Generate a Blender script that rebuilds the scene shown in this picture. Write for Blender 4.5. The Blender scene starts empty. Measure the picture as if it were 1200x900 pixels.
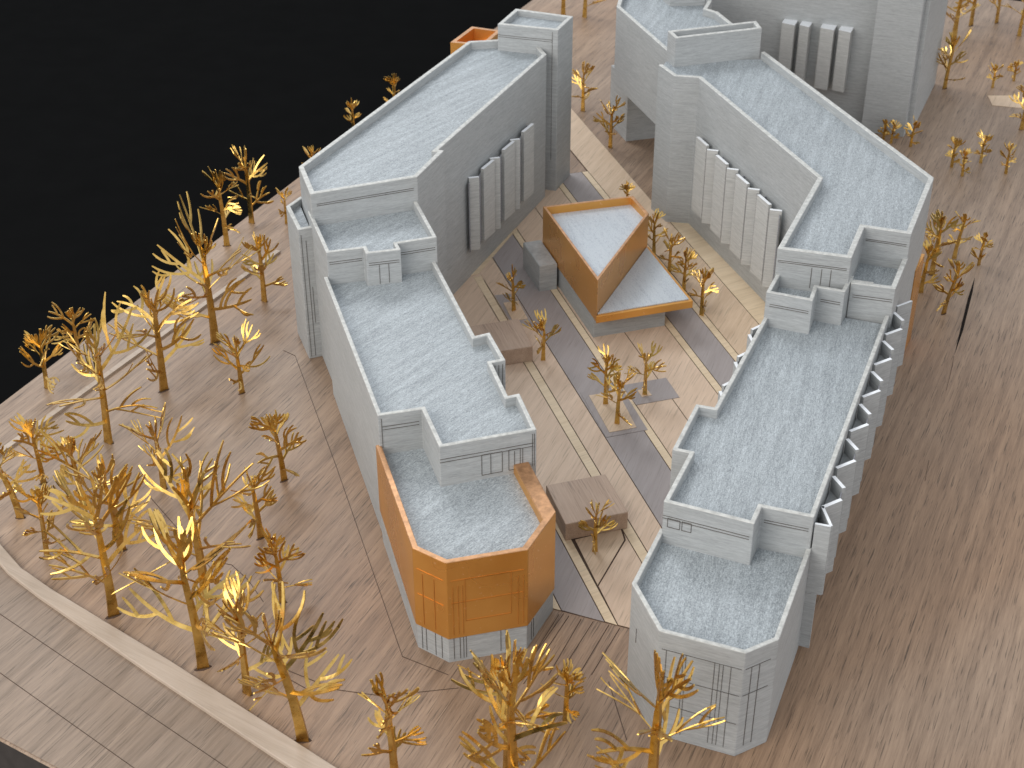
import bpy, bmesh, math, random
from mathutils import Vector, Matrix
# One Blender unit is one decimetre of the tabletop model.
scene = bpy.context.scene
COL = scene.collection

# ------------------------------------------------------------------ camera
PITCH, ROLL, CAM_H = 0.578493, -0.00269, 6.0
cam_data = bpy.data.cameras.new("Camera")
cam = bpy.data.objects.new("Camera", cam_data)
COL.objects.link(cam)
fwd = Vector((0, math.cos(PITCH), -math.sin(PITCH)))
x0 = Vector((1, 0, 0)); u0 = x0.cross(fwd)
cx = math.cos(ROLL) * x0 + math.sin(ROLL) * u0
cu = -math.sin(ROLL) * x0 + math.cos(ROLL) * u0
m = Matrix((cx, cu, -fwd)).transposed().to_4x4()
m.translation = Vector((0, -CAM_H / math.tan(PITCH), CAM_H))
cam.matrix_world = m
cam_data.sensor_width = 36.0
cam_data.lens = 1775.58 / 1200 * 36
cam_data.clip_start = 0.05
cam_data.clip_end = 300
cam_data.dof.use_dof = True
cam_data.dof.focus_distance = 9.5
cam_data.dof.aperture_fstop = 2.7
scene.camera = cam

# ------------------------------------------------------------------ light: a bright room, big soft window overhead
world = bpy.data.worlds.new("World")
scene.world = world
world.use_nodes = True
wn = world.node_tree.nodes
wl = world.node_tree.links
# the pale walls of the room give more light than its ceiling
wtc = wn.new('ShaderNodeTexCoord'); wsx = wn.new('ShaderNodeSeparateXYZ'); wrp = wn.new('ShaderNodeValToRGB')
wl.new(wtc.outputs['Generated'], wsx.inputs[0]); wl.new(wsx.outputs['Z'], wrp.inputs[0]); wl.new(wrp.outputs[0], wn["Background"].inputs[0])
wre = wrp.color_ramp.elements; wre.new(0.45)
for k_, (p_, c_) in enumerate(((0.0, (0.93, 0.94, 0.96, 1)), (0.45, (0.72, 0.75, 0.79, 1)), (1.0, (0.42, 0.45, 0.49, 1)))):
    wre[k_].position = p_; wre[k_].color = c_
wn["Background"].inputs[1].default_value = 1.36

def area(name, loc, target, size, sy, power, color):
    l = bpy.data.lights.new(name, 'AREA'); l.shape = 'RECTANGLE'
    l.size = size; l.size_y = sy; l.energy = power; l.color = color
    o = bpy.data.objects.new(name, l); COL.objects.link(o)
    o.location = loc
    o.rotation_euler = (Vector(target) - Vector(loc)).to_track_quat('-Z', 'Y').to_euler()
    return o
area("WindowLight", (-5.5, 13.0, 13.0), (0.3, 0, 0), 6.0, 4.5, 1150, (0.92, 0.96, 1.0))
area("RoomLight", (-10.0, -11.5, 10.0), (-0.6, -0.6, 0), 13.0, 9.0, 1850, (1.0, 0.96, 0.90))

scene.view_settings.view_transform = 'Standard'
scene.view_settings.look = 'None'
scene.view_settings.exposure = 0.0
scene.view_settings.gamma = 1.0
scene.cycles.use_denoising = True
scene.cycles.max_bounces = 6

# ------------------------------------------------------------------ frames of the two wings
TL, TR = -0.298352, 0.379817
UL, VL = (math.sin(TL), math.cos(TL)), (math.cos(TL), -math.sin(TL))
UR, VR = (math.sin(TR), math.cos(TR)), (math.cos(TR), -math.sin(TR))
def L(u, v): return (u * UL[0] + v * VL[0], u * UL[1] + v * VL[1])
def R(u, v): return (u * UR[0] + v * VR[0], u * UR[1] + v * VR[1])
def Ls(*p): return [L(*q) for q in p]
def Rs(*p): return [R(*q) for q in p]

# ------------------------------------------------------------------ materials
def lin(c):
    return tuple(((v / 12.92) if v <= 0.04045 else ((v + 0.055) / 1.055) ** 2.4) for v in [q / 255 for q in c])

class NT:
    def __init__(self, name):
        self.m = bpy.data.materials.new(name); self.m.use_nodes = True
        self.t = self.m.node_tree; self.b = self.t.nodes["Principled BSDF"]
        self.tc = self.t.nodes.new('ShaderNodeTexCoord')
    def add(self, kind, **kw):
        n = self.t.nodes.new(kind)
        for k, v in kw.items():
            if isinstance(v, bpy.types.NodeSocket): self.t.links.new(v, n.inputs[k])
            elif k in n.inputs.keys(): n.inputs[k].default_value = v
            else: setattr(n, k, v)
        return n
    def link(self, a, b): self.t.links.new(a, b)
    def mapping(self, scale, rotz=0.0, src=None):
        # turn first, then stretch, so that the grain follows rotz (clockwise from +y)
        r = self.t.nodes.new('ShaderNodeMapping')
        self.link(src or self.tc.outputs['Object'], r.inputs['Vector'])
        r.inputs['Rotation'].default_value = (0, 0, rotz)
        n = self.t.nodes.new('ShaderNodeMapping')
        self.link(r.outputs[0], n.inputs['Vector'])
        n.inputs['Scale'].default_value = scale
        return n.outputs[0]
    def noise(self, vec, scale=1.0, detail=4.0, rough=0.55, dist=0.0):
        n = self.t.nodes.new('ShaderNodeTexNoise')
        self.link(vec, n.inputs['Vector'])
        n.inputs['Scale'].default_value = scale; n.inputs['Detail'].default_value = detail
        n.inputs['Roughness'].default_value = rough; n.inputs['Distortion'].default_value = dist
        return n.outputs['Fac']
    def ramp(self, fac, stops):
        n = self.t.nodes.new('ShaderNodeValToRGB'); self.link(fac, n.inputs[0])
        e = n.color_ramp.elements
        while len(e) < len(stops): e.new(0.5)
        for i, (p, c) in enumerate(stops):
            e[i].position = p; e[i].color = (*c, 1) if len(c) == 3 else c
        return n.outputs[0]
    def mix(self, fac, a, b, mode='MIX'):
        n = self.t.nodes.new('ShaderNodeMix'); n.data_type = 'RGBA'; n.blend_type = mode
        for s, v in ((n.inputs[0], fac), (n.inputs[6], a), (n.inputs[7], b)):
            if isinstance(v, bpy.types.NodeSocket): self.link(v, s)
            else: s.default_value = v if not isinstance(v, tuple) else ((*v, 1) if len(v) == 3 else v)
        return n.outputs[2]
    def math(self, op, a, b=0.0):
        n = self.t.nodes.new('ShaderNodeMath'); n.operation = op
        for s, v in ((n.inputs[0], a), (n.inputs[1], b)):
            if isinstance(v, bpy.types.NodeSocket): self.link(v, s)
            else: s.default_value = v
        return n.outputs[0]
    def bump(self, h, strength, dist=0.01):
        n = self.t.nodes.new('ShaderNodeBump'); self.link(h, n.inputs['Height'])
        n.inputs['Strength'].default_value = strength; n.inputs['Distance'].default_value = dist
        self.link(n.outputs[0], self.b.inputs['Normal'])
    def set(self, color=None, rough=0.6, metal=0.0, spec=0.5):
        if color is not None:
            if isinstance(color, bpy.types.NodeSocket): self.link(color, self.b.inputs['Base Color'])
            else: self.b.inputs['Base Color'].default_value = (*color, 1)
        if isinstance(rough, bpy.types.NodeSocket): self.link(rough, self.b.inputs['Roughness'])
        else: self.b.inputs['Roughness'].default_value = rough
        self.b.inputs['Metallic'].default_value = metal
        self.b.inputs['Specular IOR Level'].default_value = spec
        return self.m

G1 = (1, 1, 1)
def wood(name, dark, light, rotz, stretch=1.0, fine=1.0, pores=0.5, rough=0.55, spec=0.35, tint=None, bump=0.25):
    n = NT(name)
    a = n.noise(n.mapping((11 * stretch, 0.5, 11), rotz), 1.0, 6, 0.62, 1.2)
    b = n.noise(n.mapping((95 * fine, 4.0, 95), rotz), 1.0, 4, 0.65)
    c = n.noise(n.mapping((110 * fine, 4.0, 110), rotz), 1.0, 3, 0.6)
    big = n.noise(n.mapping((0.5, 0.28, 0.5), rotz), 1.0, 2, 0.5)
    col = n.ramp(n.math('ADD', n.math('MULTIPLY', a, 0.6), n.math('MULTIPLY', b, 0.4)), [(0.30, dark), (0.70, light)])
    if tint: col = n.mix(n.ramp(big, [(0.40, (0, 0, 0)), (0.62, G1)]), col, tint, 'MULTIPLY')
    pr = n.ramp(c, [(0.33, (1 - pores,) * 3), (0.43, G1)])
    col = n.mix(1.0, col, pr, 'MULTIPLY')
    n.bump(b, bump, 0.006)
    return n.set(col, rough, 0, spec)

GR = math.radians(24.5)      # grain of the base board (clockwise from +y)
M = {}
M['walnut'] = wood('walnut_board', (0.165, 0.108, 0.072), (0.425, 0.303, 0.212), GR, pores=0.6, tint=(0.97, 0.87, 0.77), rough=0.5, spec=0.4)
M['walnut_block'] = wood('walnut_block', (0.36, 0.245, 0.175), (0.56, 0.41, 0.305), math.radians(-16), pores=0.3)
M['tan'] = wood('tan_veneer', (0.52, 0.375, 0.265), (0.72, 0.545, 0.405), math.radians(22), pores=0.25)
M['tan_pale'] = wood('pale_tan_veneer', (0.52, 0.375, 0.250), (0.70, 0.535, 0.385), math.radians(24), pores=0.25)
M['cream'] = wood('cream_veneer', (0.60, 0.455, 0.29), (0.78, 0.625, 0.44), math.radians(60), pores=0.15)
M['grey_veneer'] = wood('grey_veneer', (0.285, 0.247, 0.235), (0.375, 0.33, 0.316), math.radians(18), pores=0.15)
M['curb'] = wood('pale_curb_wood', (0.37, 0.29, 0.22), (0.50, 0.405, 0.325), math.radians(122), pores=0.1)
M['street'] = wood('street_wood', (0.165, 0.120, 0.086), (0.345, 0.257, 0.192), GR + math.radians(4), pores=0.4, rough=0.5)

def grey_wall(name, dark, light, warm):
    n = NT(name)
    a = n.noise(n.mapping((5.0, 5.0, 95)), 1.0, 5, 0.7, 0.6)
    b = n.noise(n.mapping((26, 26, 260)), 1.0, 3, 0.6)
    big = n.noise(n.mapping((0.9, 0.9, 2.5)), 1.0, 3, 0.55)
    f = n.math('ADD', n.math('MULTIPLY', a, 0.6), n.math('MULTIPLY', b, 0.4))
    col = n.ramp(f, [(0.33, dark), (0.64, light)])
    col = n.mix(n.math('MULTIPLY', big, 0.55), col, warm, 'MULTIPLY')
    n.bump(f, 0.2, 0.004)
    return n.set(col, 0.55, 0, 0.4)
M['wall_lit'] = grey_wall('lit_grey_slab', (0.36, 0.365, 0.355), (0.56, 0.56, 0.545), (0.96, 0.94, 0.90))  # wall grey lightened: light caught by the angled bay slabs, put into the colour
M['wall'] = grey_wall('grey_stained_wall', (0.275, 0.285, 0.288), (0.455, 0.468, 0.470), (0.96, 0.94, 0.90))

def roof_mat(name, rotz, dark, light, mid):
    n = NT(name)
    a = n.noise(n.mapping((150, 30, 60), rotz), 1.0, 3, 0.75, 0.8)
    b = n.noise(n.mapping((120, 120, 120)), 1.0, 2, 0.75)
    s = n.noise(n.mapping((26, 2.2, 20), rotz), 1.0, 3, 0.6)
    big = n.noise(n.mapping((1.6, 1.6, 1.6)), 1.0, 3, 0.6)
    f = n.math('ADD', n.math('ADD', n.math('MULTIPLY', a, 0.44), n.math('MULTIPLY', b, 0.38)), n.math('MULTIPLY', s, 0.18))
    col = n.ramp(f, [(0.40, dark), (0.50, mid), (0.60, light)])
    col = n.mix(n.math('MULTIPLY', big, 0.5), col, (0.91, 0.94, 0.955), 'MULTIPLY')
    n.bump(f, 0.6, 0.008)
    return n.set(col, 0.42, 0, 0.5)
RD, RM, RL_ = (0.195, 0.210, 0.219), (0.325, 0.349, 0.360), (0.50, 0.532, 0.547)
M['roof_left'] = roof_mat('silver_grey_roof', math.radians(40), RD, RL_, RM)
M['roof_right'] = roof_mat('silver_grey_roof_right', math.radians(16), RD, RL_, RM)
M['roof_pav'] = roof_mat('silver_grey_roof_pavilion', math.radians(-17), (0.30, 0.33, 0.37), RL_, (0.50, 0.53, 0.56))

def simple(name, color, rough=0.6, metal=0.0, spec=0.4, var=0.15, scale=12):
    n = NT(name)
    f = n.noise(n.mapping((scale,) * 3), 1.0, 3, 0.6)
    a = tuple(c * (1 - var) for c in color); b = tuple(c * (1 + var) for c in color)
    return n.set(n.ramp(f, [(0.3, a), (0.7, b)]), rough, metal, spec)
M['edge'] = simple('raw_wood_edge', (0.50, 0.495, 0.465), 0.6, var=0.22, scale=30)
M['cap'] = simple('white_card', (0.82, 0.83, 0.84), 0.6, var=0.06)
M['glass'] = simple('dark_glazing', (0.24, 0.24, 0.26), 0.25, var=0.1)
M['line'] = simple('engraved_line', (0.12, 0.11, 0.10), 0.8, spec=0.1)
M['crack'] = simple('dark_crack', (0.018, 0.014, 0.012), 0.9, spec=0.05)
M['wood_line'] = simple('engraved_wood_line', (0.085, 0.056, 0.043), 0.8, spec=0.1)
M['board_side'] = simple('dark_board_side', (0.055, 0.047, 0.042), 0.7, spec=0.2)
M['cloth'] = simple('black_cloth', (0.0060, 0.0060, 0.0060), 1.0, spec=0.0, var=0.06, scale=3)

def copper(name):
    n = NT(name)
    a = n.noise(n.mapping((2.2, 2.2, 2.2)), 1.0, 3, 0.5)
    sp = n.noise(n.mapping((45, 45, 45)), 1.0, 2, 0.5)
    fine = n.noise(n.mapping((120, 120, 300)), 1.0, 2, 0.5)
    col = n.ramp(a, [(0.3, (0.65, 0.30, 0.066)), (0.7, (0.76, 0.385, 0.10))])
    col = n.mix(n.ramp(sp, [(0.68, (0, 0, 0)), (0.73, (0.55,) * 3)]), col, (0.85, 0.55, 0.32))
    n.bump(fine, 0.06, 0.003)
    return n.set(col, n.ramp(a, [(0.3, (0.24,) * 3), (0.7, (0.36,) * 3)]), 0.70, 0.5)
M['copper'] = copper('copper_sheet')
M['copper_edge'] = simple('worn_copper_edge', (0.50, 0.27, 0.135), 0.42, 0.6, var=0.25, scale=25)
def brass():
    n = NT('etched_brass')
    a = n.noise(n.mapping((14, 14, 14)), 1.0, 3, 0.6)
    col = n.ramp(a, [(0.3, (0.49, 0.295, 0.065)), (0.7, (0.76, 0.51, 0.165))])
    return n.set(col, n.ramp(a, [(0.3, (0.22,) * 3), (0.7, (0.36,) * 3)]), 1.0, 0.5)
M['brass'] = brass()

# ------------------------------------------------------------------ mesh helpers
def new_obj(name, bm, mats, parent=None, bevel=0.0, origin=None, kind=None, smooth=False):
    me = bpy.data.meshes.new(name)
    if origin is None and parent is not None:
        origin = Vector(parent.location); q = parent.parent
        while q is not None: origin = origin + q.location; q = q.parent
    if origin is not None:
        bmesh.ops.translate(bm, verts=bm.verts, vec=(-origin[0], -origin[1], -origin[2]))
    bmesh.ops.recalc_face_normals(bm, faces=bm.faces)
    bm.to_mesh(me); bm.free()
    for q in (mats if isinstance(mats, (list, tuple)) else [mats]): me.materials.append(q)
    o = bpy.data.objects.new(name, me); COL.objects.link(o)
    if parent is not None: o.parent = parent
    elif origin is not None: o.location = origin
    if bevel:
        b = o.modifiers.new('bevel', 'BEVEL'); b.width = bevel; b.segments = 1; b.limit_method = 'ANGLE'
    if kind: o['kind'] = kind
    if smooth:
        for p in me.polygons: p.use_smooth = True
    return o

def thing(name, label, cat, loc=(0, 0, 0), group=None):
    o = bpy.data.objects.new(name, None); COL.objects.link(o)
    o.location = loc; o.empty_display_size = 0.1
    o['label'] = label; o['category'] = cat
    if group: o['group'] = group
    return o

def prism(bm, pts, z0, z1, mat=0, top_mat=None):
    a = [bm.verts.new((p[0], p[1], z0)) for p in pts]
    b = [bm.verts.new((p[0], p[1], z1)) for p in pts]
    n = len(pts); fs = []
    for i in range(n):
        f = bm.faces.new((a[i], a[(i + 1) % n], b[(i + 1) % n], b[i])); f.material_index = mat
    f = bm.faces.new(a[::-1]); f.material_index = mat
    f = bm.faces.new(b); f.material_index = mat if top_mat is None else top_mat

def area2(p): return sum(p[i][0] * p[(i + 1) % len(p)][1] - p[(i + 1) % len(p)][0] * p[i][1] for i in range(len(p)))

def offset(path, t, closed):
    """inward parallel of a path whose interior lies on its left (t > 0)"""
    n = len(path); out = []
    ts = t if isinstance(t, (list, tuple)) else [t] * n      # thickness of the edge that starts at i
    def edge(i):
        a, b = Vector(path[i % n]), Vector(path[(i + 1) % n])
        d = (b - a).normalized(); return a, d, Vector((-d.y, d.x))
    for i in range(n):
        if closed or 0 < i < n - 1:
            a, d1, n1 = edge(i - 1); b, d2, n2 = edge(i)
            p1 = a + n1 * ts[(i - 1) % n]; p2 = b + n2 * ts[i % n]
            den = d1.x * d2.y - d1.y * d2.x
            if abs(den) < 0.05: out.append(tuple(b + n2 * ts[i % n])); continue
            k = ((p2.x - p1.x) * d2.y - (p2.y - p1.y) * d2.x) / den
            out.append(tuple(p1 + d1 * k))
        elif i == 0:
            a, d, nn = edge(0); out.append(tuple(a + nn * ts[0]))
        else:
            a, d, nn = edge(n - 2); out.append(tuple(Vector(path[n - 1]) + nn * ts[n - 2]))
    return out

def wall_ring(bm, path, z0, z1, t, closed=False):
    if area2(path) < 0:
        path = path[::-1]
        if isinstance(t, (list, tuple)):
            n = len(path); t = [t[(n - 2 - i) % n] for i in range(n)]
    ins = offset(path, t, closed); n = len(path)
    V = [[bm.verts.new((p[0], p[1], z)) for p in q] for q, z in ((path, z0), (path, z1), (ins, z0), (ins, z1))]
    for i in range(n if closed else n - 1):
        j = (i + 1) % n
        bm.faces.new((V[0][i], V[0][j], V[1][j], V[1][i])).material_index = 0
        bm.faces.new((V[2][j], V[2][i], V[3][i], V[3][j])).material_index = 0
        bm.faces.new((V[1][i], V[1][j], V[3][j], V[3][i])).material_index = 1
        bm.faces.new((V[0][j], V[0][i], V[2][i], V[2][j])).material_index = 0
    if not closed:
        for i in (0, n - 1):
            bm.faces.new((V[0][i], V[1][i], V[3][i], V[2][i])).material_index = 1

def poly_inset(path, t):
    p = path if area2(path) > 0 else path[::-1]
    return offset(p, t, True)

def tier(parent, path, z1, t=0.026, z0=0.0, recess=0.065, closed=False, roof='roof_left', wall=True, roof_path=None, mats=None, name='wall'):
    if wall:
        bm = bmesh.new(); wall_ring(bm, path, z0, z1, t, closed)
        new_obj(name, bm, mats or [M['wall'], M['edge']], parent, bevel=0.0035)
    bm = bmesh.new(); prism(bm, poly_inset(roof_path or path, 0.012), z1 - recess - 0.03, z1 - recess)
    new_obj('roof', bm, M[roof], parent)

def bar(bm, a, b, w, h, up=(0, 0, 1)):
    """box from a to b, w wide sideways and h along up"""
    a, b, up = Vector(a), Vector(b), Vector(up)
    d = (b - a).normalized(); s = d.cross(up).normalized(); u = s.cross(d).normalized()
    vs = []
    for p in (a, b):
        for q in ((-1, -1), (1, -1), (1, 1), (-1, 1)):
            vs.append(bm.verts.new(p + s * (w / 2 * q[0]) + u * (h / 2 * q[1])))
    for f in ((0, 1, 2, 3), (7, 6, 5, 4), (0, 4, 5, 1), (1, 5, 6, 2), (2, 6, 7, 3), (3, 7, 4, 0)):
        bm.faces.new([vs[i] for i in f])

class Engrave:
    """thin dark scored lines on a wall face that runs from a to b (seen from outside, left to right)"""
    def __init__(self): self.bms = []
    def face(self, a, b, proud=0.0012):
        self.a, self.b = Vector(a), Vector(b)
        self.d = (self.b - self.a).normalized(); self.len = (self.b - self.a).length
        self.n = Vector((self.d.y, -self.d.x)); self.p = proud
        self.bm = bmesh.new(); self.bms.append(self.bm)
        return self
    def P(self, s, z):
        q = self.a + self.d * s + self.n * self.p
        return Vector((q.x, q.y, z))
    def seg(self, s0, z0, s1, z1, w=0.0032):
        bar(self.bm, self.P(s0, z0), self.P(s1, z1), w, 0.003, (self.n.x, self.n.y, 0))
    def rect(self, s0, z0, s1, z1):
        self.seg(s0, z0, s1, z0); self.seg(s0, z1, s1, z1); self.seg(s0, z0, s0, z1); self.seg(s1, z0, s1, z1)
    def band(self, z, m0=0.03, m1=0.03, gap=0.022):
        self.seg(m0, z, self.len - m1, z); self.seg(m0, z - gap, self.len - m1, z - gap)
    def done(self, parent, mat='line'):
        for bm in self.bms:
            if len(bm.verts): new_obj('engraved_lines', bm, M[mat], parent)

hA, hB, hC, hD = 0.735, 0.957, 1.145, 1.335

# ------------------------------------------------------------------ setting: black cloth, board, street, curb
bm = bmesh.new(); prism(bm, [(-60, -60), (60, -60), (60, 80), (-60, 80)], -0.50, -0.42)
new_obj('backdrop', bm, M['cloth'], kind='structure')
BOARD = [(-4.595, -2.342), (6.0, -8.71), (9.4, 6.70), (5.95, 8.25), (1.0, 10.45), (0.55, 8.98)]
bm = bmesh.new(); prism(bm, BOARD, -0.40, 0.0, 1, 0)
new_obj('ground', bm, [M['walnut'], M['board_side']], kind='structure', bevel=0.006)

def sheet(name, pts, z, mat, thick=0.003):
    bm = bmesh.new(); prism(bm, pts, z - thick, z)
    o = new_obj(name, bm, M[mat], kind='structure'); return o
inner = [(-3.55, -1.20), (-3.193, -1.832), (-2.993, -2.07), (-2.761, -2.265), (-1.93, -2.886), (-0.986, -3.63), (0.9, -5.10), (3.0, -6.72)]
outer = [(-3.62, -1.22), (-3.205, -1.945), (-3.06, -2.115), (-2.825, -2.325), (-2.02, -2.985), (-1.09, -3.73), (0.85, -5.24), (2.95, -6.85)]
street = outer + [(2.7, -6.72), (-4.56, -2.345)]
street = [(-3.62, -1.22)] + outer[1:] + [(2.62, -6.67), (-4.57, -2.335), (-4.22, -1.56)]
sheet('street', street, 0.004, 'street')
bm = bmesh.new()
for i in range(len(inner) - 1):
    prism(bm, [inner[i], inner[i + 1], outer[i + 1], outer[i]], 0.0, 0.030)
bmesh.ops.remove_doubles(bm, verts=bm.verts, dist=1e-5)
new_obj('curb', bm, M['curb'], kind='structure', bevel=0.004)
# second pale kerb strip that runs along the outer edge of the board
bm = bmesh.new()
c0, c1 = Vector((-3.62, -1.14)), Vector((-1.95, 2.02))
d = (c1 - c0).normalized(); s = Vector((d.y, -d.x)) * 0.022
for k in range(4):
    a, b = c0 + (c1 - c0) * k / 4, c0 + (c1 - c0) * (k + 1) / 4
    prism(bm, [tuple(a - s), tuple(b - s), tuple(b + s), tuple(a + s)], 0, 0.022)
bmesh.ops.remove_doubles(bm, verts=bm.verts, dist=1e-5)
new_obj('path_edging', bm, M['curb'], kind='structure')

def scored(name, paths, mat='wood_line', w=0.008, z=0.002):
    bm = bmesh.new()
    for p in paths:
        for a, b in zip(p[:-1], p[1:]): bar(bm, (*a, z - 0.001), (*b, z - 0.001), w, 0.003)
    return new_obj(name, bm, M[mat], kind='structure')
def along(p, q, off):  # parallel of the kerb, off units towards the street
    d = (Vector(q) - Vector(p)).normalized(); n = Vector((-d.y, d.x)) * -off
    return [tuple(Vector(p) + n), tuple(Vector(q) + n)]
gl = [along((-3.02, -2.18), (1.2, -5.5), o) for o in (0.22, 0.52)]
cross = []
for k in range(9):
    t = Vector((-2.95, -2.28)) + Vector((0.783, -0.622)) * (0.48 * k)
    cross.append([tuple(t), tuple(t + Vector((-0.36, -0.62)))])
scored('street_lines', gl, w=0.003, z=0.0055)
scored('footpath_lines', [
    [(-2.36, -1.33), (-1.93, -1.92), (-1.80, -2.12), (-1.60, -2.38), (-1.48, -2.58)],
    [(-1.86, -1.98), (-1.72, -2.02), (-1.60, -2.16), (-1.48, -2.36)],
    [(-1.28, -2.93), (-0.98, -3.09), (-0.72, -3.14), (-0.30, -3.08)],
    [(-1.30, -2.97), (-1.12, -3.10)],
    [L(0.85, -1.43), L(-0.6, -1.42), L(-2.52, -1.43), L(-2.74, -1.22)],
    [L(0.85, -1.43), L(0.95, -1.50)],
], w=0.0024)
scored('joint_lines', [
    [L(-2.45, -0.47), (-0.02, -3.12)], [(0.33, -2.49), (0.06, -3.05)], [(0.40, -2.52), (0.20, -2.98)],
    [(0.47, -2.54), (0.24, -3.02)], [(0.56, -2.57), (0.36, -3.00)], [(0.62, -2.60), (0.44, -2.98)], [(0.30, -2.47), (0.10, -2.86)],
    [(0.58, -2.95), (0.72, -3.28)], [R(-3.0, 1.85), R(-2.62, 1.62)],
], w=0.0035)
CR = []
bm = bmesh.new(); a, b = Vector((3.300, 0.385)), Vector((3.756, 1.570)); nn = Vector((0.93, -0.36))
prism(bm, [tuple(a), tuple(a + (b - a) * .3 + nn * .016), tuple(a + (b - a) * .8 + nn * .013), tuple(b), tuple(a + (b - a) * .7 - nn * .010), tuple(a + (b - a) * .3 - nn * .006)], -0.0005, 0.0015)
new_obj('ground_crack', bm, M['crack'], kind='structure')
scored('ground_scratches', [[(3.29, 0.36), (3.19, 0.08), (3.12, -0.10)], [(2.80, -0.95), (2.72, -1.18)]], w=0.0025, z=0.0012)

# ------------------------------------------------------------------ plaza: inlaid veneers, all parallel to the left wing
def ufront(v): return -2.382 - 0.797 * (v + 0.499)
g = 0.0035
def strip(name, v0, v1, mat, ua=None, ub=3.20, z=0.0062):
    a0 = ufront(v0) if ua is None else ua; a1 = ufront(v1) if ua is None else ua
    sheet(name, Ls((a0 + g, v0 + g), (a1 + g, v1 - g), (ub, v1 - g), (ub, v0 + g)), z, mat)
sheet('plaza_base', Ls((ufront(-0.62), -0.62), (ufront(0.1), 0.1), (-2.2, 0.8), (-1.2, 2.25), (2.0, 2.25), (2.05, 2.25), (2.05, 2.06), (5.1, 2.06), (5.1, 1.72), (3.22, 1.72), (3.22, 1.2), (1.2, -0.2), (-1.0, -0.62)), 0.0028, 'wood_line')
sheet('paving', Rs((0.95, -0.99), (3.03, -0.90)) + Ls((3.19, 0.75), (1.0, 0.13), (-0.2, -0.3), (0.3, -0.45)), 0.0046, 'tan')
strip('paving_stripe', -0.62, -0.445, 'cream', ub=-1.9)
strip('grey_paving', -0.445, -0.235, 'grey_veneer', ub=-1.62)
strip('paving_stripe', -0.235, -0.172, 'cream', ub=-1.62)
tri = [(0.392, -1.79), L(-1.81, 0.158), L(-1.92, 0.140), (0.512, -2.220)]
sheet('paving', tri, 0.0062, 'tan_pale')
sheet('paving', [L(ufront(-0.172) + g, -0.172 + g), L(ufront(0.165) + g, 0.165 - g), L(-1.86, 0.162), L(-1.925, 0.150), (0.517, -2.231)], 0.0062, 'tan')
sheet('paving', Ls((-1.62, -0.62), (-1.62, 0.162), (1.52, 0.162), (0.0, -0.62)), 0.0062, 'tan')
strip('paving_stripe', 0.165, 0.235, 'cream', ua=-2.4, ub=1.60)
strip('paving', 0.235, 0.41, 'tan', ua=-2.5, ub=1.95)
strip('grey_paving', 0.41, 0.695, 'grey_veneer', ua=-2.3, ub=2.35)
strip('paving_stripe', 0.695, 0.755, 'cream', ua=-2.0, ub=2.48)
strip('paving', 0.755, 1.03, 'tan', ua=-2.0, ub=2.75)
strip('paving', 1.03, 1.365, 'tan', ua=-2.0, ub=2.98)
strip('paving_stripe', 1.365, 1.425, 'cream', ua=-1.6)
strip('grey_paving', 1.425, 1.665, 'grey_veneer', ua=-1.4, ub=3.21)
strip('paving_stripe', 1.665, 1.725, 'cream', ua=-1.2, ub=3.21)
strip('paving', 1.725, 2.06, 'tan_pale', ua=-1.2, ub=5.05)
strip('paving', 2.06, 2.25, 'cream', ua=-1.2, ub=2.05)
sheet('paving_stripe', Rs((1.30, -0.955), (1.42, -0.855), (2.28, -0.855), (2.28, -0.955)), 0.0095, 'cream')
# planting squares
def pad(outer_, inner_, u):
    sheet('grey_paving', outer_, 0.0098, 'grey_veneer')
    sheet('planting_bed', inner_, 0.0132, 'tan_pale')
pad(Ls((-0.265, 0.43), (-0.265, 0.735), (-0.845, 0.72), (-0.845, 0.415)), Ls((-0.325, 0.475), (-0.325, 0.69), (-0.80, 0.655), (-0.80, 0.455)), 0)
pad(Ls((-0.268, 0.745), (-0.268, 1.09), (-0.535, 1.085), (-0.535, 0.755)), Ls((-0.365, 0.83), (-0.365, 0.90), (-0.455, 0.905), (-0.455, 0.83)), 0)
pad(Ls((1.26, 0.245), (1.24, 0.40), (0.70, 0.405), (0.80, 0.245)), Ls((1.12, 0.275), (1.115, 0.395), (0.83, 0.385), (0.83, 0.262)), 0)
sheet('paving', [(4.86, 5.35), (5.10, 5.35), (5.14, 5.02), (4.84, 5.10)], 0.004, 'tan_pale')

def block(name, label, pts, h, mat):
    cxy = (sum(p[0] for p in pts) / len(pts), sum(p[1] for p in pts) / len(pts), 0)
    bm = bmesh.new(); prism(bm, pts, 0.0065, h)
    o = new_obj(name, bm, M[mat], origin=cxy, bevel=0.004)
    o['label'] = label; o['category'] = 'wooden block'; o['group'] = 'wooden blocks on the plaza'
block('wooden_block', 'brown walnut block beside the copper clad end of the left wing', Ls((-1.82, -0.215), (-1.82, 0.20), (-1.40, 0.20), (-1.40, -0.205)), 0.137, 'walnut_block')
block('wooden_block', 'pinkish walnut block half hidden behind the stepped parapet of the left wing', Ls((0.25, -0.20), (0.24, 0.235), (0.655, 0.255), (0.655, -0.20)), 0.137, 'walnut_block')

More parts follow.
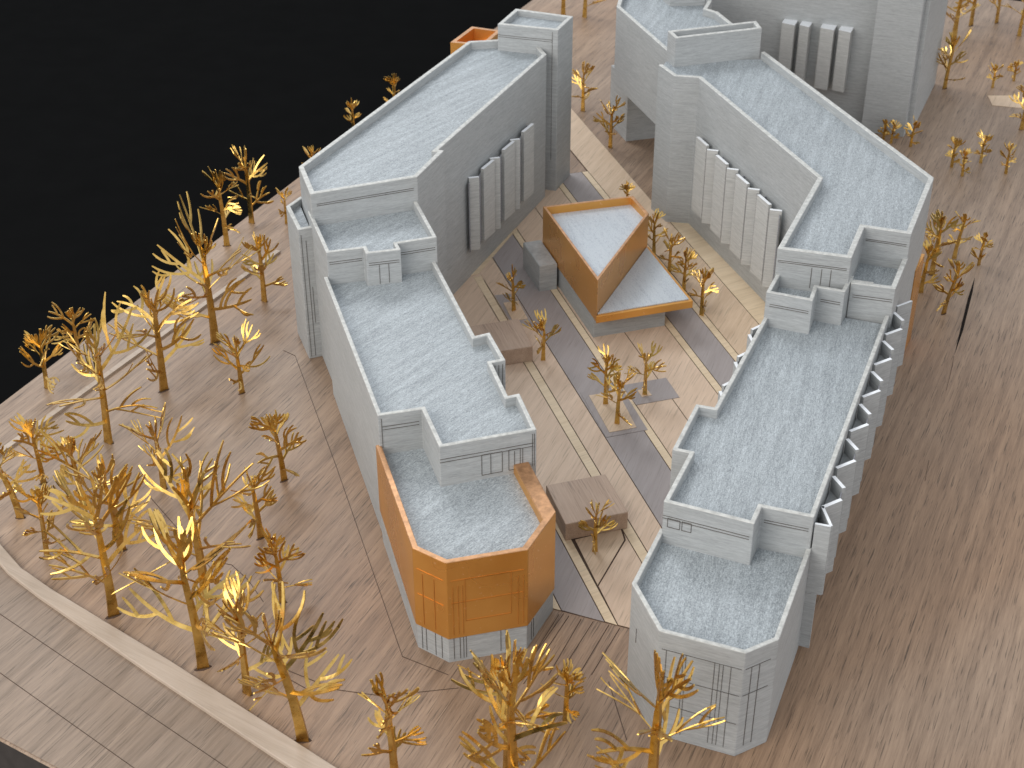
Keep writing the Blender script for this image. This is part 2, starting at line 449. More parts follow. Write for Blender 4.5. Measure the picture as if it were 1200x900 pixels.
# ------------------------------------------------------------------ left wing
LW = thing('building', 'grey stepped left wing with a copper clad octagonal end', 'building', (-0.6, 0.3, 0.0), 'wings of the architectural model')
A = Ls((-1.47, -1.300), (-2.47, -1.325), (-2.645, -1.188), (-2.668, -0.737), (-2.40, -0.490), (-1.87, -0.492))
Aroof = A[:-1] + Ls((-1.87, -0.492), (-1.46, -0.52))
bm = bmesh.new(); wall_ring(bm, A, 0, 0.62, 0.04); new_obj('wall', bm, [M['wall'], M['edge']], LW)
bm = bmesh.new(); prism(bm, poly_inset(Aroof, 0.02), 0.63, hA - 0.065); new_obj('roof', bm, M['roof_left'], LW)
# copper sheet round the end, thicker along the courtyard
def shell(path, zbot, z1, t_out, t_in):
    p = path if area2(path) > 0 else path[::-1]; zb = zbot if area2(path) > 0 else zbot[::-1]
    tin = t_in if area2(path) > 0 else [t_in[(len(p) - 2 - i) % len(p)] for i in range(len(p))]
    o = offset(p, [-t_out] * len(p), False); i_ = offset(p, tin, False)
    bm = bmesh.new(); n = len(p)
    V = [[bm.verts.new((q[k][0], q[k][1], zz[k])) for k in range(n)] for q, zz in ((o, zb), (o, [z1] * n), (i_, zb), (i_, [z1] * n))]
    for k in range(n - 1):
        j = k + 1
        for f in ((V[0][k], V[0][j], V[1][j], V[1][k]), (V[2][j], V[2][k], V[3][k], V[3][j]), (V[1][k], V[1][j], V[3][j], V[3][k]), (V[0][j], V[0][k], V[2][k], V[2][j])):
            bm.faces.new(f)
    bm.faces.ensure_lookup_table()
    for k in range(n - 1): bm.faces[4 * k + 2].material_index = 1
    for k in (0, n - 1): bm.faces.new((V[0][k], V[1][k], V[3][k], V[2][k]))
    return bm
bm = shell(A, [0.245, 0.180, 0.180, 0.180, 0.165, 0.165], hA, 0.008, [0.026, 0.022, 0.022, 0.030, 0.085, 0.085])
cop = new_obj('copper_cladding', bm, [M['copper'], M['copper_edge']], LW, bevel=0.004)
# scored faint window pattern on the copper
def outp(a, b, t):
    d = (Vector(b) - Vector(a)).normalized(); n = Vector((d.y, -d.x)) * t
    return tuple(Vector(a) + n), tuple(Vector(b) + n)
M['copper_line'] = simple('scored_copper', (0.60, 0.27, 0.062), 0.34, 0.70)
e = Engrave()
f = e.face(*outp(A[2], A[3], 0.0083))
w = f.len
f.rect(0.10, 0.30, 0.36, 0.60); f.seg(0.02, 0.44, w - .02, 0.44, .003); f.seg(0.02, 0.60, w - .02, 0.60, .003)
for s_ in (0.03, 0.06, 0.085, 0.40, 0.43): f.seg(s_, 0.21, s_, 0.56, .003)
f = e.face(*outp(A[1], A[2], 0.0083))
f.seg(0.02, 0.60, f.len - .02, 0.60, .003); f.seg(0.02, 0.42, f.len - .02, 0.42, .003)
for s_ in (0.06, 0.14): f.seg(s_, 0.21, s_, 0.58, .003)
e.done(LW, 'copper_line')
e = Engrave()
f = e.face(A[1], A[2])
for s_ in (0.035, 0.065, 0.13, 0.175): f.seg(s_, 0.012, s_, 0.178)
f = e.face(A[2], A[3])
for s_ in (0.03, 0.065, 0.085, 0.10, 0.30, 0.33): f.seg(s_, 0.02, s_, 0.178)
f = e.face(A[3], A[4])
for s_ in (0.06, 0.09): f.seg(s_, 0.02, s_, 0.16)
e.done(LW)
# second step
B = Ls((0.26, -1.262), (-1.49, -1.288), (-1.500, -1.022), (-1.905, -1.022), (-1.905, -0.437), (-1.510, -0.418), (-1.515, -0.492),
       (-1.130, -0.478), (-1.127, -0.388), (-0.775, -0.388), (-0.790, -0.490), (0.26, -0.478))
tier(LW, B, hB, roof_path=B + [])
e = Engrave()
f = e.face(B[3], B[4]); f.band(hB - 0.092, 0.0, 0.02)
f.rect(0.25, 0.70, 0.375, 0.845); f.seg(0.305, 0.70, 0.305, 0.845)
f.rect(0.415, 0.70, 0.485, 0.845); f.seg(0.45, 0.70, 0.45, 0.83); f.seg(0.50, 0.70, 0.50, 0.845); f.seg(0.56, 0.70, 0.56, 0.93); f.seg(0.572, 0.70, 0.572, 0.93)
f = e.face(B[1], B[2]); f.band(hB - 0.085, 0.02, 0.02); f.seg(0.02, 0.72, 0.02, 0.93)
f = e.face(B[8], B[9])
f = e.face(B[7], B[8])
for s_ in (0.02, 0.045, 0.07): f.seg(s_, 0.55, s_, 0.93, .003)
e.done(LW)
# third step, with its small projecting box
C = Ls((0.90, -1.238), (0.252, -1.234), (0.243, -0.980), (0.160, -0.980), (0.145, -0.742), (0.240, -0.742), (0.247, -0.462), (0.90, -0.456))
tier(LW, C, hC)
e = Engrave()
for i in (1, 3, 5):
    f = e.face(C[i], C[i + 1]); f.band(hC - 0.078, 0.015, 0.015, 0.016)
f = e.face(C[3], C[4])
for s_ in (0.085, 0.15): f.seg(s_, 0.90, s_, hC - 0.10)
e.done(LW)
# the slanting slab with the tower
D = [(-1.537, 0.838), (-1.404, 0.384), (-0.671, 0.662), (-0.496, 1.112), (-0.540, 1.122), (0.300, 3.050), (0.18, 3.45), (-0.367, 3.366)]
tier(LW, D, hD, closed=True, t=0.036)
e = Engrave(); f = e.face(D[1], D[2]); f.band(hD - 0.085, 0.04, 0.03, 0.014); e.done(LW)
E_ = Rs((3.035, -1.335), (3.085, -0.803), (3.452, -0.800), (3.452, -1.335))
tier(LW, E_, 1.505, closed=True, t=0.036, recess=0.05, name='tower')
e = Engrave(); f = e.face(E_[0], E_[1]); f.band(1.41, 0.0, 0.05, 0.016); f.seg(f.len - 0.05, 0.3, f.len - 0.05, 1.48); e.done(LW)
F = Ls((1.30, -1.225), (1.171, -1.352), (0.775, -1.337), (0.785, -1.225))
tier(LW, F, 1.075, t=0.030, recess=0.05)
e = Engrave(); f = e.face(F[2], F[3]); f.seg(0.018, 0.02, 0.018, 1.03); f.seg(0.05, 0.02, 0.05, 0.98); f.seg(0.07, 0.3, 0.07, 0.60); e.done(LW)
cb = Rs((2.99, -1.76), (3.03, -1.46), (3.42, -1.46), (3.42, -1.74))
bm = bmesh.new(); wall_ring(bm, cb, 0, 1.30, 0.035, True)
new_obj('copper_box', bm, [M['copper'], M['copper_edge']], LW)
bm = bmesh.new(); prism(bm, poly_inset(cb, 0.02), 1.15, 1.18); new_obj('roof', bm, M['copper'], LW)

# folded window bays: a wide leaf, a strip of glazing and a narrow leaf, white on top
def plate(bm, p, q, z0, z1, t=0.016):
    d = (Vector(q) - Vector(p)).normalized(); n = Vector((-d.y, d.x)) * t / 2
    p, q = Vector(p), Vector(q)
    prism(bm, [tuple(p - n), tuple(q - n), tuple(q + n), tuple(p + n)], z0, z1, 0, 1)
def bay(parent, leaves, glazing, z0, z1, t=0.016, sill=None, skin='wall'):
    bm = bmesh.new()
    for k_, (p, q) in enumerate(leaves): plate(bm, p, q, z0 + 0.0015 * k_, z1 - 0.002 * k_, t)
    o = new_obj('window_bay', bm, [M[skin], M['cap']], parent)
    if glazing:
        bm = bmesh.new()
        for p, q in glazing: plate(bm, p, q, z0 + 0.01, z1 - 0.03, 0.006)
        new_obj('glazing', bm, M['glass'], o)
    if sill:
        bm = bmesh.new(); prism(bm, sill, z1 - 0.115, z1 - 0.095); new_obj('sill', bm, M['wall'], o)
    return o
for k in range(3):
    u = 1.51 + 0.392 * k; n0 = 1.315 + 0.392 * k
    w = -0.925 + 0.018 * k
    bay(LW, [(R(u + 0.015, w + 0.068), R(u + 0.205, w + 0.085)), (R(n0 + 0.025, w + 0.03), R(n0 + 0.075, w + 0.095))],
        [(R(n0 + 0.09, w + 0.085), R(u - 0.004, w + 0.060)), (R(u + 0.208, w + 0.066), R(u + 0.212, w)), (R(n0 - 0.03, w + 0.055), R(n0 + 0.015, w + 0.04))], 0.255, 0.893, 0.026, skin='wall_lit')

# ------------------------------------------------------------------ right wing
RW = thing('building', 'grey stepped right wing with folded window bays and an all grey faceted end', 'building', (1.8, -0.2, 0.0), 'wings of the architectural model')
RM_ = 'roof_right'
A2 = Rs((-2.10, 1.722), (-2.602, 1.718), (-2.905, 1.962), (-2.903, 2.412), (-2.742, 2.543), (-1.96, 2.540))
tier(RW, A2, hA, roof=RM_, roof_path=A2 + Rs((-1.95, 1.75)))
B2 = Rs((0.30, 2.535), (-1.982, 2.533), (-1.995, 2.251), (-2.155, 2.249), (-2.142, 1.742), (-1.658, 1.747), (-1.660, 1.647), (-1.160, 1.645), (-1.152, 1.757), (0.28, 1.785))
tier(RW, B2, hB, roof=RM_)
C2 = Rs((0.32, 1.782), (-0.016, 1.776), (-0.016, 2.080), (0.168, 2.070), (0.170, 2.249), (0.40, 2.262))
tier(RW, C2, hC, roof=RM_, recess=0.095)
C3 = Rs((0.30, 2.262), (0.330, 2.546), (0.80, 2.552), (0.80, 2.20), (0.30, 2.20))
bm = bmesh.new(); wall_ring(bm, C3[:3], 0, hC, 0.034); new_obj('wall', bm, [M['wall'], M['edge']], RW, bevel=0.0035)
bm = bmesh.new(); wall_ring(bm, Rs((0.318, 2.250), (0.333, 2.40), (0.50, 2.40))[:2] + [], hC - 0.3, hC - 0.001, 0.034); new_obj('wall', bm, [M['wall'], M['edge']], RW)
bm = bmesh.new(); prism(bm, poly_inset(C3, 0.012), hC - 0.12, hC - 0.085); new_obj('roof', bm, M[RM_], RW)
D2 = [(1.224, 2.806), (1.335, 2.553), (1.528, 2.520), (2.179, 0.633), (1.733, -0.435), (2.192, -0.566), (2.359, -0.136), (2.651, -0.236), (3.003, 0.625), (2.150, 3.10)]
D2x = D2 + [(1.30, 3.05)]
tier(RW, D2, hD, roof=RM_, t=0.036, roof_path=D2x)
T2 = Ls((2.38, 2.160), (2.38, 2.945), (2.56, 2.975), (2.56, 2.165))
tier(RW, T2, 1.525, closed=True, t=0.034, recess=0.07, roof=RM_, name='tower')
# bridge block behind, held clear of the ground
G_ = Ls((2.46, 2.185), (3.77, 2.165), (4.25, 2.40), (4.25, 3.06), (3.66, 3.06), (3.47, 2.93), (3.36, 2.99), (2.46, 2.99))
bm = bmesh.new(); wall_ring(bm, G_, 0.593, hD, 0.036, True); new_obj('bridge_wall', bm, [M['wall'], M['edge']], RW, bevel=0.0035)
bm = bmesh.new(); prism(bm, poly_inset(G_, 0.012), hD - 0.095, hD - 0.065); new_obj('roof', bm, M[RM_], RW)
bm = bmesh.new(); prism(bm, poly_inset(G_, 0.013), 0.598, 0.64); new_obj('bridge_floor', bm, M['wall'], RW)
bm = bmesh.new(); prism(bm, Ls((3.74, 2.30), (3.72, 2.95), (4.2, 2.95), (4.2, 2.30)), 0, 0.597); new_obj('bridge_pier', bm, M['wall'], RW)
bm = bmesh.new(); wall_ring(bm, Ls((3.80, 2.70), (3.72, 3.02), (4.1, 3.03), (4.1, 2.70)), 1.2, 1.42, 0.034, True); new_obj('parapet', bm, [M['wall'], M['edge']], RW)
bm = bmesh.new(); prism(bm, Ls((2.12, 2.45), (2.12, 2.95), (2.5, 2.95), (2.5, 2.45)), 0, 0.6); new_obj('bridge_pier', bm, M['wall'], RW)
# copper panel low on the outer wall
bm = bmesh.new(); prism(bm, Rs((1.42, 2.556), (1.42, 2.562), (1.70, 2.580), (1.70, 2.556)), 0.0, 0.72); new_obj('copper_panel', bm, M['copper'], RW)
# engraving
e = Engrave()
f = e.face(A2[2], A2[3])
for z in (0.62, 0.435, 0.235): f.seg(0.02, z, f.len - 0.01, z, .0026)
for s_ in (0.045, 0.135, 0.150, 0.30, 0.325, 0.345, 0.385): f.seg(s_, 0.05, s_, 0.62, .0026)
f = e.face(A2[3], A2[4])
for z in (0.62, 0.435): f.seg(0.01, z, f.len - 0.04, z, .003)
for s_ in (0.05, 0.10): f.seg(s_, 0.06, s_, 0.62, .003)
f = e.face(A2[1], A2[2])
f.seg(0.10, 0.40, 0.10, 0.50, .003)
e.done(RW)
e = Engrave()
f = e.face(B2[4], B2[3]); f.band(hB - 0.095, 0.0, 0.02, 0.018); f.rect(0.03, 0.79, 0.10, 0.85); f.rect(0.112, 0.79, 0.165, 0.85)
f = e.face(B2[2], B2[1]); f.band(hB - 0.085, 0.02, 0.02, 0.016)
for a_, b_ in ((C2[1], C2[2]), (C2[3], C2[4])):
    f = e.face(a_, b_); f.band(hC - 0.085, 0.03, 0.02, 0.015)
f = e.face(C3[0], C3[1]); f.band(hC - 0.085, 0.02, 0.01, 0.016)
f = e.face(D2[4], D2[5]); f.band(hD - 0.085, 0.01, 0.02, 0.012)
for s_ in (0.235, 0.30, 0.36): f.seg(s_, hD - 0.26, s_, hD - 0.11, .004)
f = e.face(D2[6], D2[7]); f.band(hD - 0.085, 0.02, 0.02, 0.012)
e.done(RW)
# courtyard side window bays
for k in range(4):
    u = 0.462 + 0.377 * k; n0 = u - 0.155
    w = 2.268 - 0.018 * (u + 0.0) / 1.0
    w -= 0.018
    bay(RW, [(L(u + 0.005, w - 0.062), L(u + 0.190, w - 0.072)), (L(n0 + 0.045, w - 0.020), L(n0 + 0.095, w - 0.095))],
        [(L(n0 + 0.105, w - 0.080), L(u - 0.002, w - 0.060)), (L(n0 - 0.005, w - 0.060), L(n0 + 0.040, w - 0.040)), (L(u + 0.194, w - 0.055), L(u + 0.198, w))], 0.235, 0.895, 0.026, skin='wall_lit')
# outer side window bays
for k in range(6):
    u = 0.143 - 0.391 * k
    bay(RW, [(R(u, 2.545), R(u + 0.111, 2.630)), (R(u + 0.222, 2.622), R(u + 0.310, 2.545))], [(R(u + 0.118, 2.618), R(u + 0.218, 2.612))], 0.40, 0.905, 0.022,
        Rs((u + 0.014, 2.537), (u + 0.300, 2.537), (u + 0.220, 2.606), (u + 0.118, 2.612)))
bay(RW, [(R(-1.955, 2.626), R(-1.80, 2.545)), (R(-1.962, 2.540), R(-1.955, 2.626))], None, 0.42, 0.905)
bm = bmesh.new(); plate(bm, R(-1.958, 2.540), R(-1.958, 2.600), 0.02, 0.418); new_obj('window_bay', bm, [M['wall'], M['cap']], RW)
bay(RW, [(R(0.534, 2.552), R(0.645, 2.632))], None, 0.40, 0.905)
# inner side window bays, only their tips clear the parapet
for k in range(3):
    u = -0.94 + 0.36 * k
    bay(RW, [(R(u, 1.765), R(u + 0.09, 1.715)), (R(u + 0.16, 1.715), R(u + 0.25, 1.765))], [(R(u + 0.095, 1.722), R(u + 0.155, 1.722))], 0.40, 0.875, 0.02)

# ------------------------------------------------------------------ rear tower block
HB = thing('tower_building', 'tall grey rear block with four projecting slabs and a broad pier', 'building', (3.0, 5.6, 0))
bm = bmesh.new(); prism(bm, Rs((5.56, -0.25), (5.56, 1.50), (6.9, 1.50), (6.9, -0.25)), 0, 2.3, 0); new_obj('wall', bm, M['wall'], HB)
bm = bmesh.new(); prism(bm, Rs((5.415, 1.49), (5.42, 1.905), (5.9, 1.93), (5.9, 1.49)), 0, 2.3); new_obj('pier', bm, M['wall'], HB, bevel=0.004)
bm = bmesh.new(); prism(bm, Rs((5.52, 1.90), (5.52, 1.955), (6.9, 1.98), (6.9, 1.90)), 0, 2.2); new_obj('wall', bm, M['wall'], HB)
for (va, vb) in ((0.615, 0.745), (0.785, 0.885), (0.985, 1.120), (1.160, 1.280)):
    bm = bmesh.new()
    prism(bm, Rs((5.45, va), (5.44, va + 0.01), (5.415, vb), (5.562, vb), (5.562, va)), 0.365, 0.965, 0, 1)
    new_obj('window_bay', bm, [M['wall_lit'], M['cap']], HB)

# ------------------------------------------------------------------ pavilion
PV = thing('pavilion', 'copper clad pavilion with a split two level roof in the courtyard', 'building', (*L(0.95, 1.13), 0))
bm = bmesh.new(); prism(bm, Ls((0.425, 0.775), (0.425, 1.36), (1.53, 1.36), (1.53, 0.775)), 0, 0.26); new_obj('base', bm, M['wall'], PV, bevel=0.003)
zl, zh, zb = 0.263, 0.555, 0.197
hi = Ls((1.60, 0.755), (1.565, 1.515), (1.23, 1.520), (0.325, 0.760))
low = Ls((0.310, 0.750), (0.310, 1.530), (1.235, 1.530))
bm = bmesh.new(); wall_ring(bm, hi, zb, zh, [0.022, 0.03, 0.022, 0.022], True); o = new_obj('copper_cladding', bm, [M['copper'], M['copper_edge']], PV, bevel=0.003)
bm = bmesh.new(); prism(bm, poly_inset(hi, 0.012), zh - 0.10, zh - 0.068)
pu = L(0.325, 0.76)
for vtx in bm.verts:     # the sheet rises towards the pointed end
    k_ = (vtx.co.x - pu[0]) * UL[0] + (vtx.co.y - pu[1]) * UL[1]
    vtx.co.z += 0.052 * max(0.0, 1 - k_ / 1.25)
new_obj('roof', bm, M['roof_pav'], PV)
bm = bmesh.new(); prism(bm, poly_inset(low, -0.0) if False else (low if area2(low) > 0 else low[::-1]), zb + 0.001, zl - 0.004); new_obj('copper_canopy', bm, M['copper'], PV, bevel=0.003)
lp = low if area2(low) > 0 else low[::-1]
bm = bmesh.new(); prism(bm, offset(lp, [0.026, 0.026, 0.0], True), zl - 0.0045, zl + 0.004); new_obj('roof', bm, M['roof_pav'], PV)
bm = bmesh.new()
an = Ls((1.635, 0.600), (1.215, 0.605), (1.215, 0.752), (1.635, 0.752))
prism(bm, an, 0, 0.235); new_obj('annexe', bm, M['wall'], PV, bevel=0.003)
bm = bmesh.new(); prism(bm, poly_inset(an, 0.006), 0.2352, 0.238); new_obj('annexe_roof', bm, M['wall'], PV)

# ------------------------------------------------------------------ etched brass trees
def ribbon(bm, pts, normal, w0, w1, t):
    """flat strip along pts; normal may vary a little along it"""
    n = len(pts); rings = []
    for i, p in enumerate(pts):
        a = pts[max(i - 1, 0)]; b = pts[min(i + 1, n - 1)]
        d = (b - a).normalized(); s = d.cross(normal)
        if s.length < 1e-4: s = d.orthogonal()
        s.normalize(); nn = s.cross(d).normalized()
        w = w0 + (w1 - w0) * i / (n - 1)
        if i == n - 1: w *= 0.55
        rings.append([bm.verts.new(p + s * (w / 2 * a_) + nn * (t / 2 * b_)) for a_, b_ in ((-1, -1), (1, -1), (1, 1), (-1, 1))])
    for i in range(n - 1):
        for k in range(4):
            bm.faces.new((rings[i][k], rings[i][(k + 1) % 4], rings[i + 1][(k + 1) % 4], rings[i + 1][k]))
    bm.faces.new(rings[0][::-1]); bm.faces.new(rings[-1])

def fan(bm, rng, root, d, side, length, w, t):
    """one bent, flat, forked branch"""
    nrm = d.cross(side).normalized()
    curl = rng.uniform(-0.12, 0.25) * length
    twist = rng.uniform(-0.7, 0.7)
    def P(x, y): return root + d * (x * length) + (side * math.cos(twist * x) + nrm * math.sin(twist * x)) * (y * length) + Vector((0, 0, 1)) * (curl * x * x)
    bend = rng.uniform(-0.22, 0.22)
    def curve(x_, y_, a0, a1, ln, n):
        out = [(x_, y_)]
        for j in range(1, n + 1):
            an_ = a0 + (a1 - a0) * (j / n)
            x_ += ln / n * math.cos(an_); y_ += ln / n * math.sin(an_); out.append((x_, y_))
        return out
    main = curve(0, 0, -bend, bend * 2.2, 1.0, 9)
    ribbon(bm, [P(*q) for q in main], nrm, w * 1.45, w * 0.9, t)
    sg = rng.choice((-1, 1))
    for at_ in rng.choice(((3, 4, 6), (2, 4, 5, 6), (3, 3, 5), (2, 3, 5, 6), (3, 5), (4, 4, 6))):
        q = main[at_]
        sg = -sg if rng.random() < 0.8 else sg
        ang = -bend + 3.2 * bend * at_ / 9
        ln = (1 - at_ / 9) * rng.uniform(0.85, 1.15) + 0.06
        f = curve(q[0], q[1], ang + sg * rng.uniform(0.75, 1.2), ang + sg * rng.uniform(-0.25, 0.45), ln, 6)
        ribbon(bm, [P(*k) for k in f], nrm, w * 1.1, w * 0.85, t)
        if ln > 0.45 and rng.random() < 0.6:
            k = rng.choice((2, 3)); s2 = rng.choice((-1, 1))
            ribbon(bm, [P(*z) for z in curve(f[k][0], f[k][1], ang + sg * 0.4 + s2 * 0.9, ang + s2 * 0.2, ln * 0.5, 4)], nrm, w, w * 0.8, t)

def tree(seed, x, y, h, r, label, group=None, lean=0.0, z=0.0):
    rng = random.Random(seed)
    if h > 0.8: h *= 0.95
    T = thing('brass_tree', label, 'model tree', (x, y, z), group)
    w = 0.0068 + 0.0120 * min(h, 1.05) if h > 0.45 else 0.008 + 0.008 * h
    tw = 0.015 + 0.056 * min(h, 1.0)
    t = 0.006 if h > 0.45 else 0.0045
    ph = rng.uniform(-0.7, 0.7)
    nrm = Vector((math.sin(ph), -math.cos(ph), 0.0))
    bx, by = rng.uniform(-.05, .05) * h + lean * h, rng.uniform(-.05, .05) * h
    def axis(f): return Vector((bx * f ** 1.3, by * f ** 1.3 + 0.02 * h * math.sin(f * 5 + ph), h * f))
    bm = bmesh.new()
    top = 0.74
    zs = [0.0, 0.04, 0.14, 0.30, 0.48, 0.66, top]
    ribbon(bm, [axis(f) - (Vector((0, 0, 0.01)) if f == 0 else Vector()) for f in zs], nrm, tw, w * 1.3, max(t * 1.8, tw * 0.34))
    new_obj('trunk', bm, M['brass'], T, origin=(0, 0, 0))
    if h > 0.45:     # the dark slot the etched sheet is plugged into
        bm = bmesh.new(); sd = Vector((math.cos(ph), math.sin(ph))) * (tw * 0.72); sw = Vector((-sd.y, sd.x)) * 0.42
        prism(bm, [tuple(-sd * 0.8 - sw * .6), tuple(-sw), tuple(sd * 0.8 - sw * .5), tuple(sd), tuple(sd * 0.6 + sw), tuple(-sd * .5 + sw), tuple(-sd)], -0.001, 0.0018)
        new_obj('slot', bm, M['wood_line'], T, origin=(0, 0, 0))
    bm = bmesh.new()
    nb = 10 if h > 0.8 else 8 if h > 0.45 else 7
    lo = rng.uniform(0.15, 0.24)
    az = rng.uniform(0, 6.28)
    for k in range(nb):
        f = lo + (top - lo) * (k / (nb - 1)) ** 0.9
        az += 2.4 + rng.uniform(-0.35, 0.35)
        el = math.radians(rng.uniform(8, 34) + 30 * (k / nb))
        ln = max(r, 0.24 * h) * rng.uniform(0.95, 1.35) / math.cos(el) * (1 - 0.28 * (k / nb))
        ln = min(ln, 0.56 * h, (1.0 - f) * h / max(0.25, math.sin(el)) * 1.02)
        d = Vector((math.cos(az) * math.cos(el), math.sin(az) * math.cos(el), math.sin(el)))
        hs = Vector((-math.sin(az), math.cos(az), 0)); up = d.cross(hs)
        ro = rng.uniform(-1.5, 1.5)
        fan(bm, rng, axis(f), d, hs * math.cos(ro) + up * math.sin(ro), ln, w, t)
    for k in range(2):
        az += 2.7; el = math.radians(rng.uniform(66, 84))
        d = Vector((math.cos(az) * math.cos(el), math.sin(az) * math.cos(el), math.sin(el)))
        hs = Vector((-math.sin(az), math.cos(az), 0)); up = d.cross(hs); ro = rng.uniform(-1.5, 1.5)
        fan(bm, rng, axis(top - 0.06 * k), d, hs * math.cos(ro) + up * math.sin(ro), h * (1 - top) * rng.uniform(0.85, 1.05), w, t)
    new_obj('branches', bm, M['brass'], T, origin=(0, 0, 0))
    return T

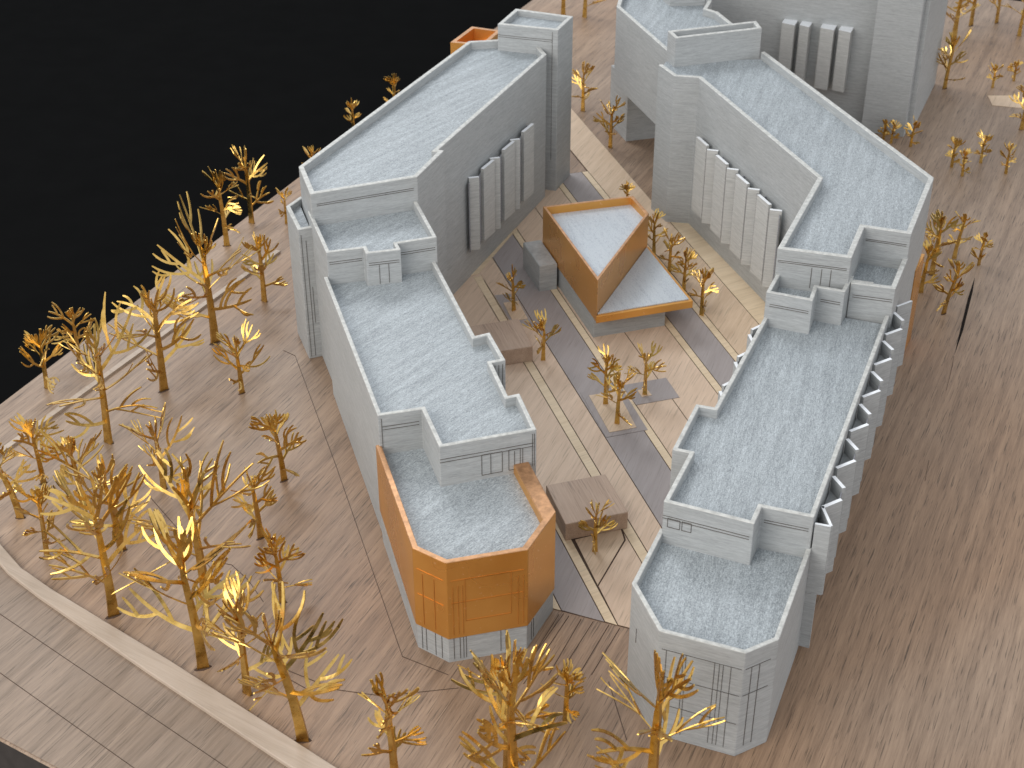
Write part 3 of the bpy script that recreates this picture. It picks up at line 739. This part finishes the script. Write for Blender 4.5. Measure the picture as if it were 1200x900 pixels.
LAWN = 'brass trees on the left lawn'
FRONT = 'brass trees along the front edge'
YARD = 'brass trees in the courtyard'
EAST = 'brass trees right of the right wing'
FAR = 'brass trees behind the buildings'
TREES = [
 (-2.250, 2.566, .670, .160, LAWN, 'farthest tall lawn tree, right one of the pair against the black background'),
 (-2.399, 2.142, .690, .163, LAWN, 'brass tree left of the farthest pair, its trunk base at the board edge'),
 (-1.956, 1.207, .605, .146, LAWN, 'medium brass tree nearest the chamfered left corner of the left wing'),
 (-2.245, .578, 1.03, .339, LAWN, 'tall spreading brass tree in front of the far pair, overlapping the black background'),
 (-2.507, -.078, .924, .294, LAWN, 'thick trunked tall brass tree between the two tallest upper lawn trees'),
 (-1.939, -.114, .480, .163, LAWN, 'short brass tree with pale left branches standing beside the middle of the left wing'),
 (-3.214, .341, .459, .144, LAWN, 'small round headed brass tree beyond the pale edging strip against black'),
 (-3.355, -.040, .463, .171, LAWN, 'leftmost small brass tree beyond the pale edging strip'),
 (-2.762, -.713, .934, .279, LAWN, 'tall brass tree standing right beside the pale edging strip'),
 (-2.285, -1.238, .536, .204, LAWN, 'short brass tree with one white lit branch in the middle of the lawn'),
 (-1.506, -1.162, .543, .161, LAWN, 'slim lone brass tree leaning left, nearest the copper end of the wing'),
 (-3.089, -1.183, .497, .144, LAWN, 'small brass tree just inside the lower end of the edging strip'),
 (-3.141, -1.549, .642, .134, LAWN, 'brass tree cut by the left picture edge, leaning left'),
 (-2.875, -1.920, .530, .145, LAWN, 'small brass tree near the bend of the pale kerb'),
 (-2.772, -1.418, .530, .190, LAWN, 'brass tree hidden behind the dense middle cluster on the lawn'),
 (-2.424, -1.885, .746, .207, LAWN, 'middle sized brass tree right behind the big kerbside tree'),
 (-2.344, -2.481, 1.024, .306, LAWN, 'big brass tree by the kerb with low left branches hanging over it'),
 (-1.825, -2.317, .991, .336, LAWN, 'big brass tree with a wide bright crown in the middle of the lower lawn'),
 (-1.744, -2.918, 1.098, .301, LAWN, 'big brass tree with an arched split trunk base beside the kerb'),
 (-1.578, -1.763, .527, .153, LAWN, 'slim brass tree just right of the wide bright crowned tree'),
 (-1.366, -2.365, .487, .145, LAWN, 'small brass tree alone on the right side of the lower lawn'),
 (-1.465, -3.113, .703, .198, LAWN, 'low dense brass tree tangled with its larger neighbour at the lower kerb'),
 (-1.119, -3.469, .998, .255, LAWN, 'big brass tree leaning left at the lower end of the kerb'),
 (-.612, -3.721, .672, .164, FRONT, 'leftmost brass tree rising from the bottom picture edge'),
 (-.023, -3.694, .968, .172, FRONT, 'slim upright brass tree in front of the copper clad end'),
 (.007, -3.993, 1.120, .272, FRONT, 'large blurred brass tree at the bottom centre, nearest the camera'),
 (.285, -3.331, .407, .091, FRONT, 'smallest front brass tree between the two building ends'),
 (.696, -3.924, 1.041, .271, FRONT, 'large brass tree overlapping the faceted end of the right wing'),
 (.015, 1.024, .364, .099, YARD, 'courtyard brass tree in the planting bed behind the pinkish block'),
 (.231, .311, .368, .125, YARD, 'courtyard brass tree right beside the half hidden pinkish block'),
 (.662, -.280, .420, .120, YARD, 'rear brass tree of two in the larger planting bed'),
 (.729, -.524, .409, .123, YARD, 'front brass tree of two in the larger planting bed'),
 (.949, -.161, .373, .121, YARD, 'brass tree in the tiny planting square of the grey paving'),
 (.510, -1.906, .377, .110, YARD, 'brass tree standing in front of the brown walnut block'),
 (1.181, 1.941, .394, .084, YARD, 'rearmost tree of the row beside the copper pavilion'),
 (1.283, 1.648, .350, .090, YARD, 'second tree from the rear in the row beside the pavilion'),
 (1.371, 1.339, .361, .101, YARD, 'brightest tree of the pavilion row, third from the rear'),
 (1.474, .964, .399, .112, YARD, 'front tree of the row beside the copper pavilion'),
 (.716, 4.991, .493, .135, FAR, 'bright gold tree half behind the left wing tower'),
 (.940, 4.108, .474, .137, FAR, 'bronze tree under the raised bridge block'),
 (1.016, 2.792, .279, .067, YARD, 'small faint tree just behind the pavilion roof'),
 (3.259, 1.315, .444, .061, EAST, 'narrow tree closest to the outer wall of the right wing'),
 (3.416, 1.608, .571, .062, EAST, 'tall narrow tree just behind the one closest to the right wing'),
 (3.362, .980, .480, .079, EAST, 'nearest narrow tree of the right hand cluster, beside the crack'),
 (3.664, 1.882, .428, .077, EAST, 'taller of the two rear trees of the right hand cluster'),
 (3.838, 1.764, .300, .049, EAST, 'short tree above the tip of the crack in the wood'),
 (4.075, 3.651, .294, .047, EAST, 'leftmost tiny tree of four beside the rear right open ground'),
 (4.125, 3.458, .261, .054, EAST, 'nearest and lowest tiny tree of the rear right four'),
 (4.367, 3.742, .285, .071, EAST, 'third tiny tree from the left of the rear right four'),
 (4.538, 3.510, .296, .070, EAST, 'rightmost tiny tree of the rear right four'),
 (4.467, 5.543, .577, .165, FAR, 'pale gold tree right of the broad pier of the rear block'),
 (4.921, 6.998, .860, .234, FAR, 'tall dark trunked tree behind the pale gold one, top cut off'),
 (5.214, 7.404, .770, .191, FAR, 'second tall rear tree at the top edge, right of the dark trunk'),
 (5.526, 7.485, .648, .154, FAR, 'third rear trunk at the top edge, standing alone'),
 (5.663, 7.073, .589, .170, FAR, 'rear tree in the top right corner of the picture'),
 (4.965, 5.563, .246, .070, FAR, 'tiny dark tree on the pale ground patch'),
 (4.963, 4.501, .541, .140, FAR, 'golden tree cut by the right picture edge, below the pale patch'),
 (5.236, 5.746, .228, .062, FAR, 'tiny tree right of the pale ground patch'),
 (3.797, 4.109, .274, .073, FAR, 'rightmost tiny tree at the foot of the broad pier'),
 (3.627, 4.188, .223, .065, FAR, 'middle tiny tree at the foot of the broad pier'),
 (3.566, 4.248, .216, .049, FAR, 'leftmost tiny tree at the foot of the broad pier'),
 (.602, 7.778, .772, .195, FAR, 'left trunk of the two at the top edge behind the left tower'),
 (.846, 7.719, .693, .194, FAR, 'right trunk of the two at the top edge behind the left tower'),
 (-1.945, 2.548, .325, .066, FAR, 'small tree peeping out left of the chamfered corner box'),
 (-1.519, 4.381, .363, .074, FAR, 'middle treetop of three showing over the left wing parapet'),
 (-1.174, 5.047, .358, .068, FAR, 'upper treetop of three showing over the left wing parapet'),
 (-1.795, 3.343, .358, .054, FAR, 'lowest treetop of three showing over the left wing parapet'),
]
for i, (x, y, h, r, grp, lab) in enumerate(TREES):
    zz = 0.0125 if grp == YARD and i in (28, 30, 31, 32) else 0.006 if grp == YARD else 0.0
    lean = {10: -0.06, 12: -0.22, 22: -0.16, 41: 0.10, 43: 0.10, 44: 0.12}.get(i, 0.0)
    tree(100 + i, x, y, h, r, lab, grp, lean, zz)
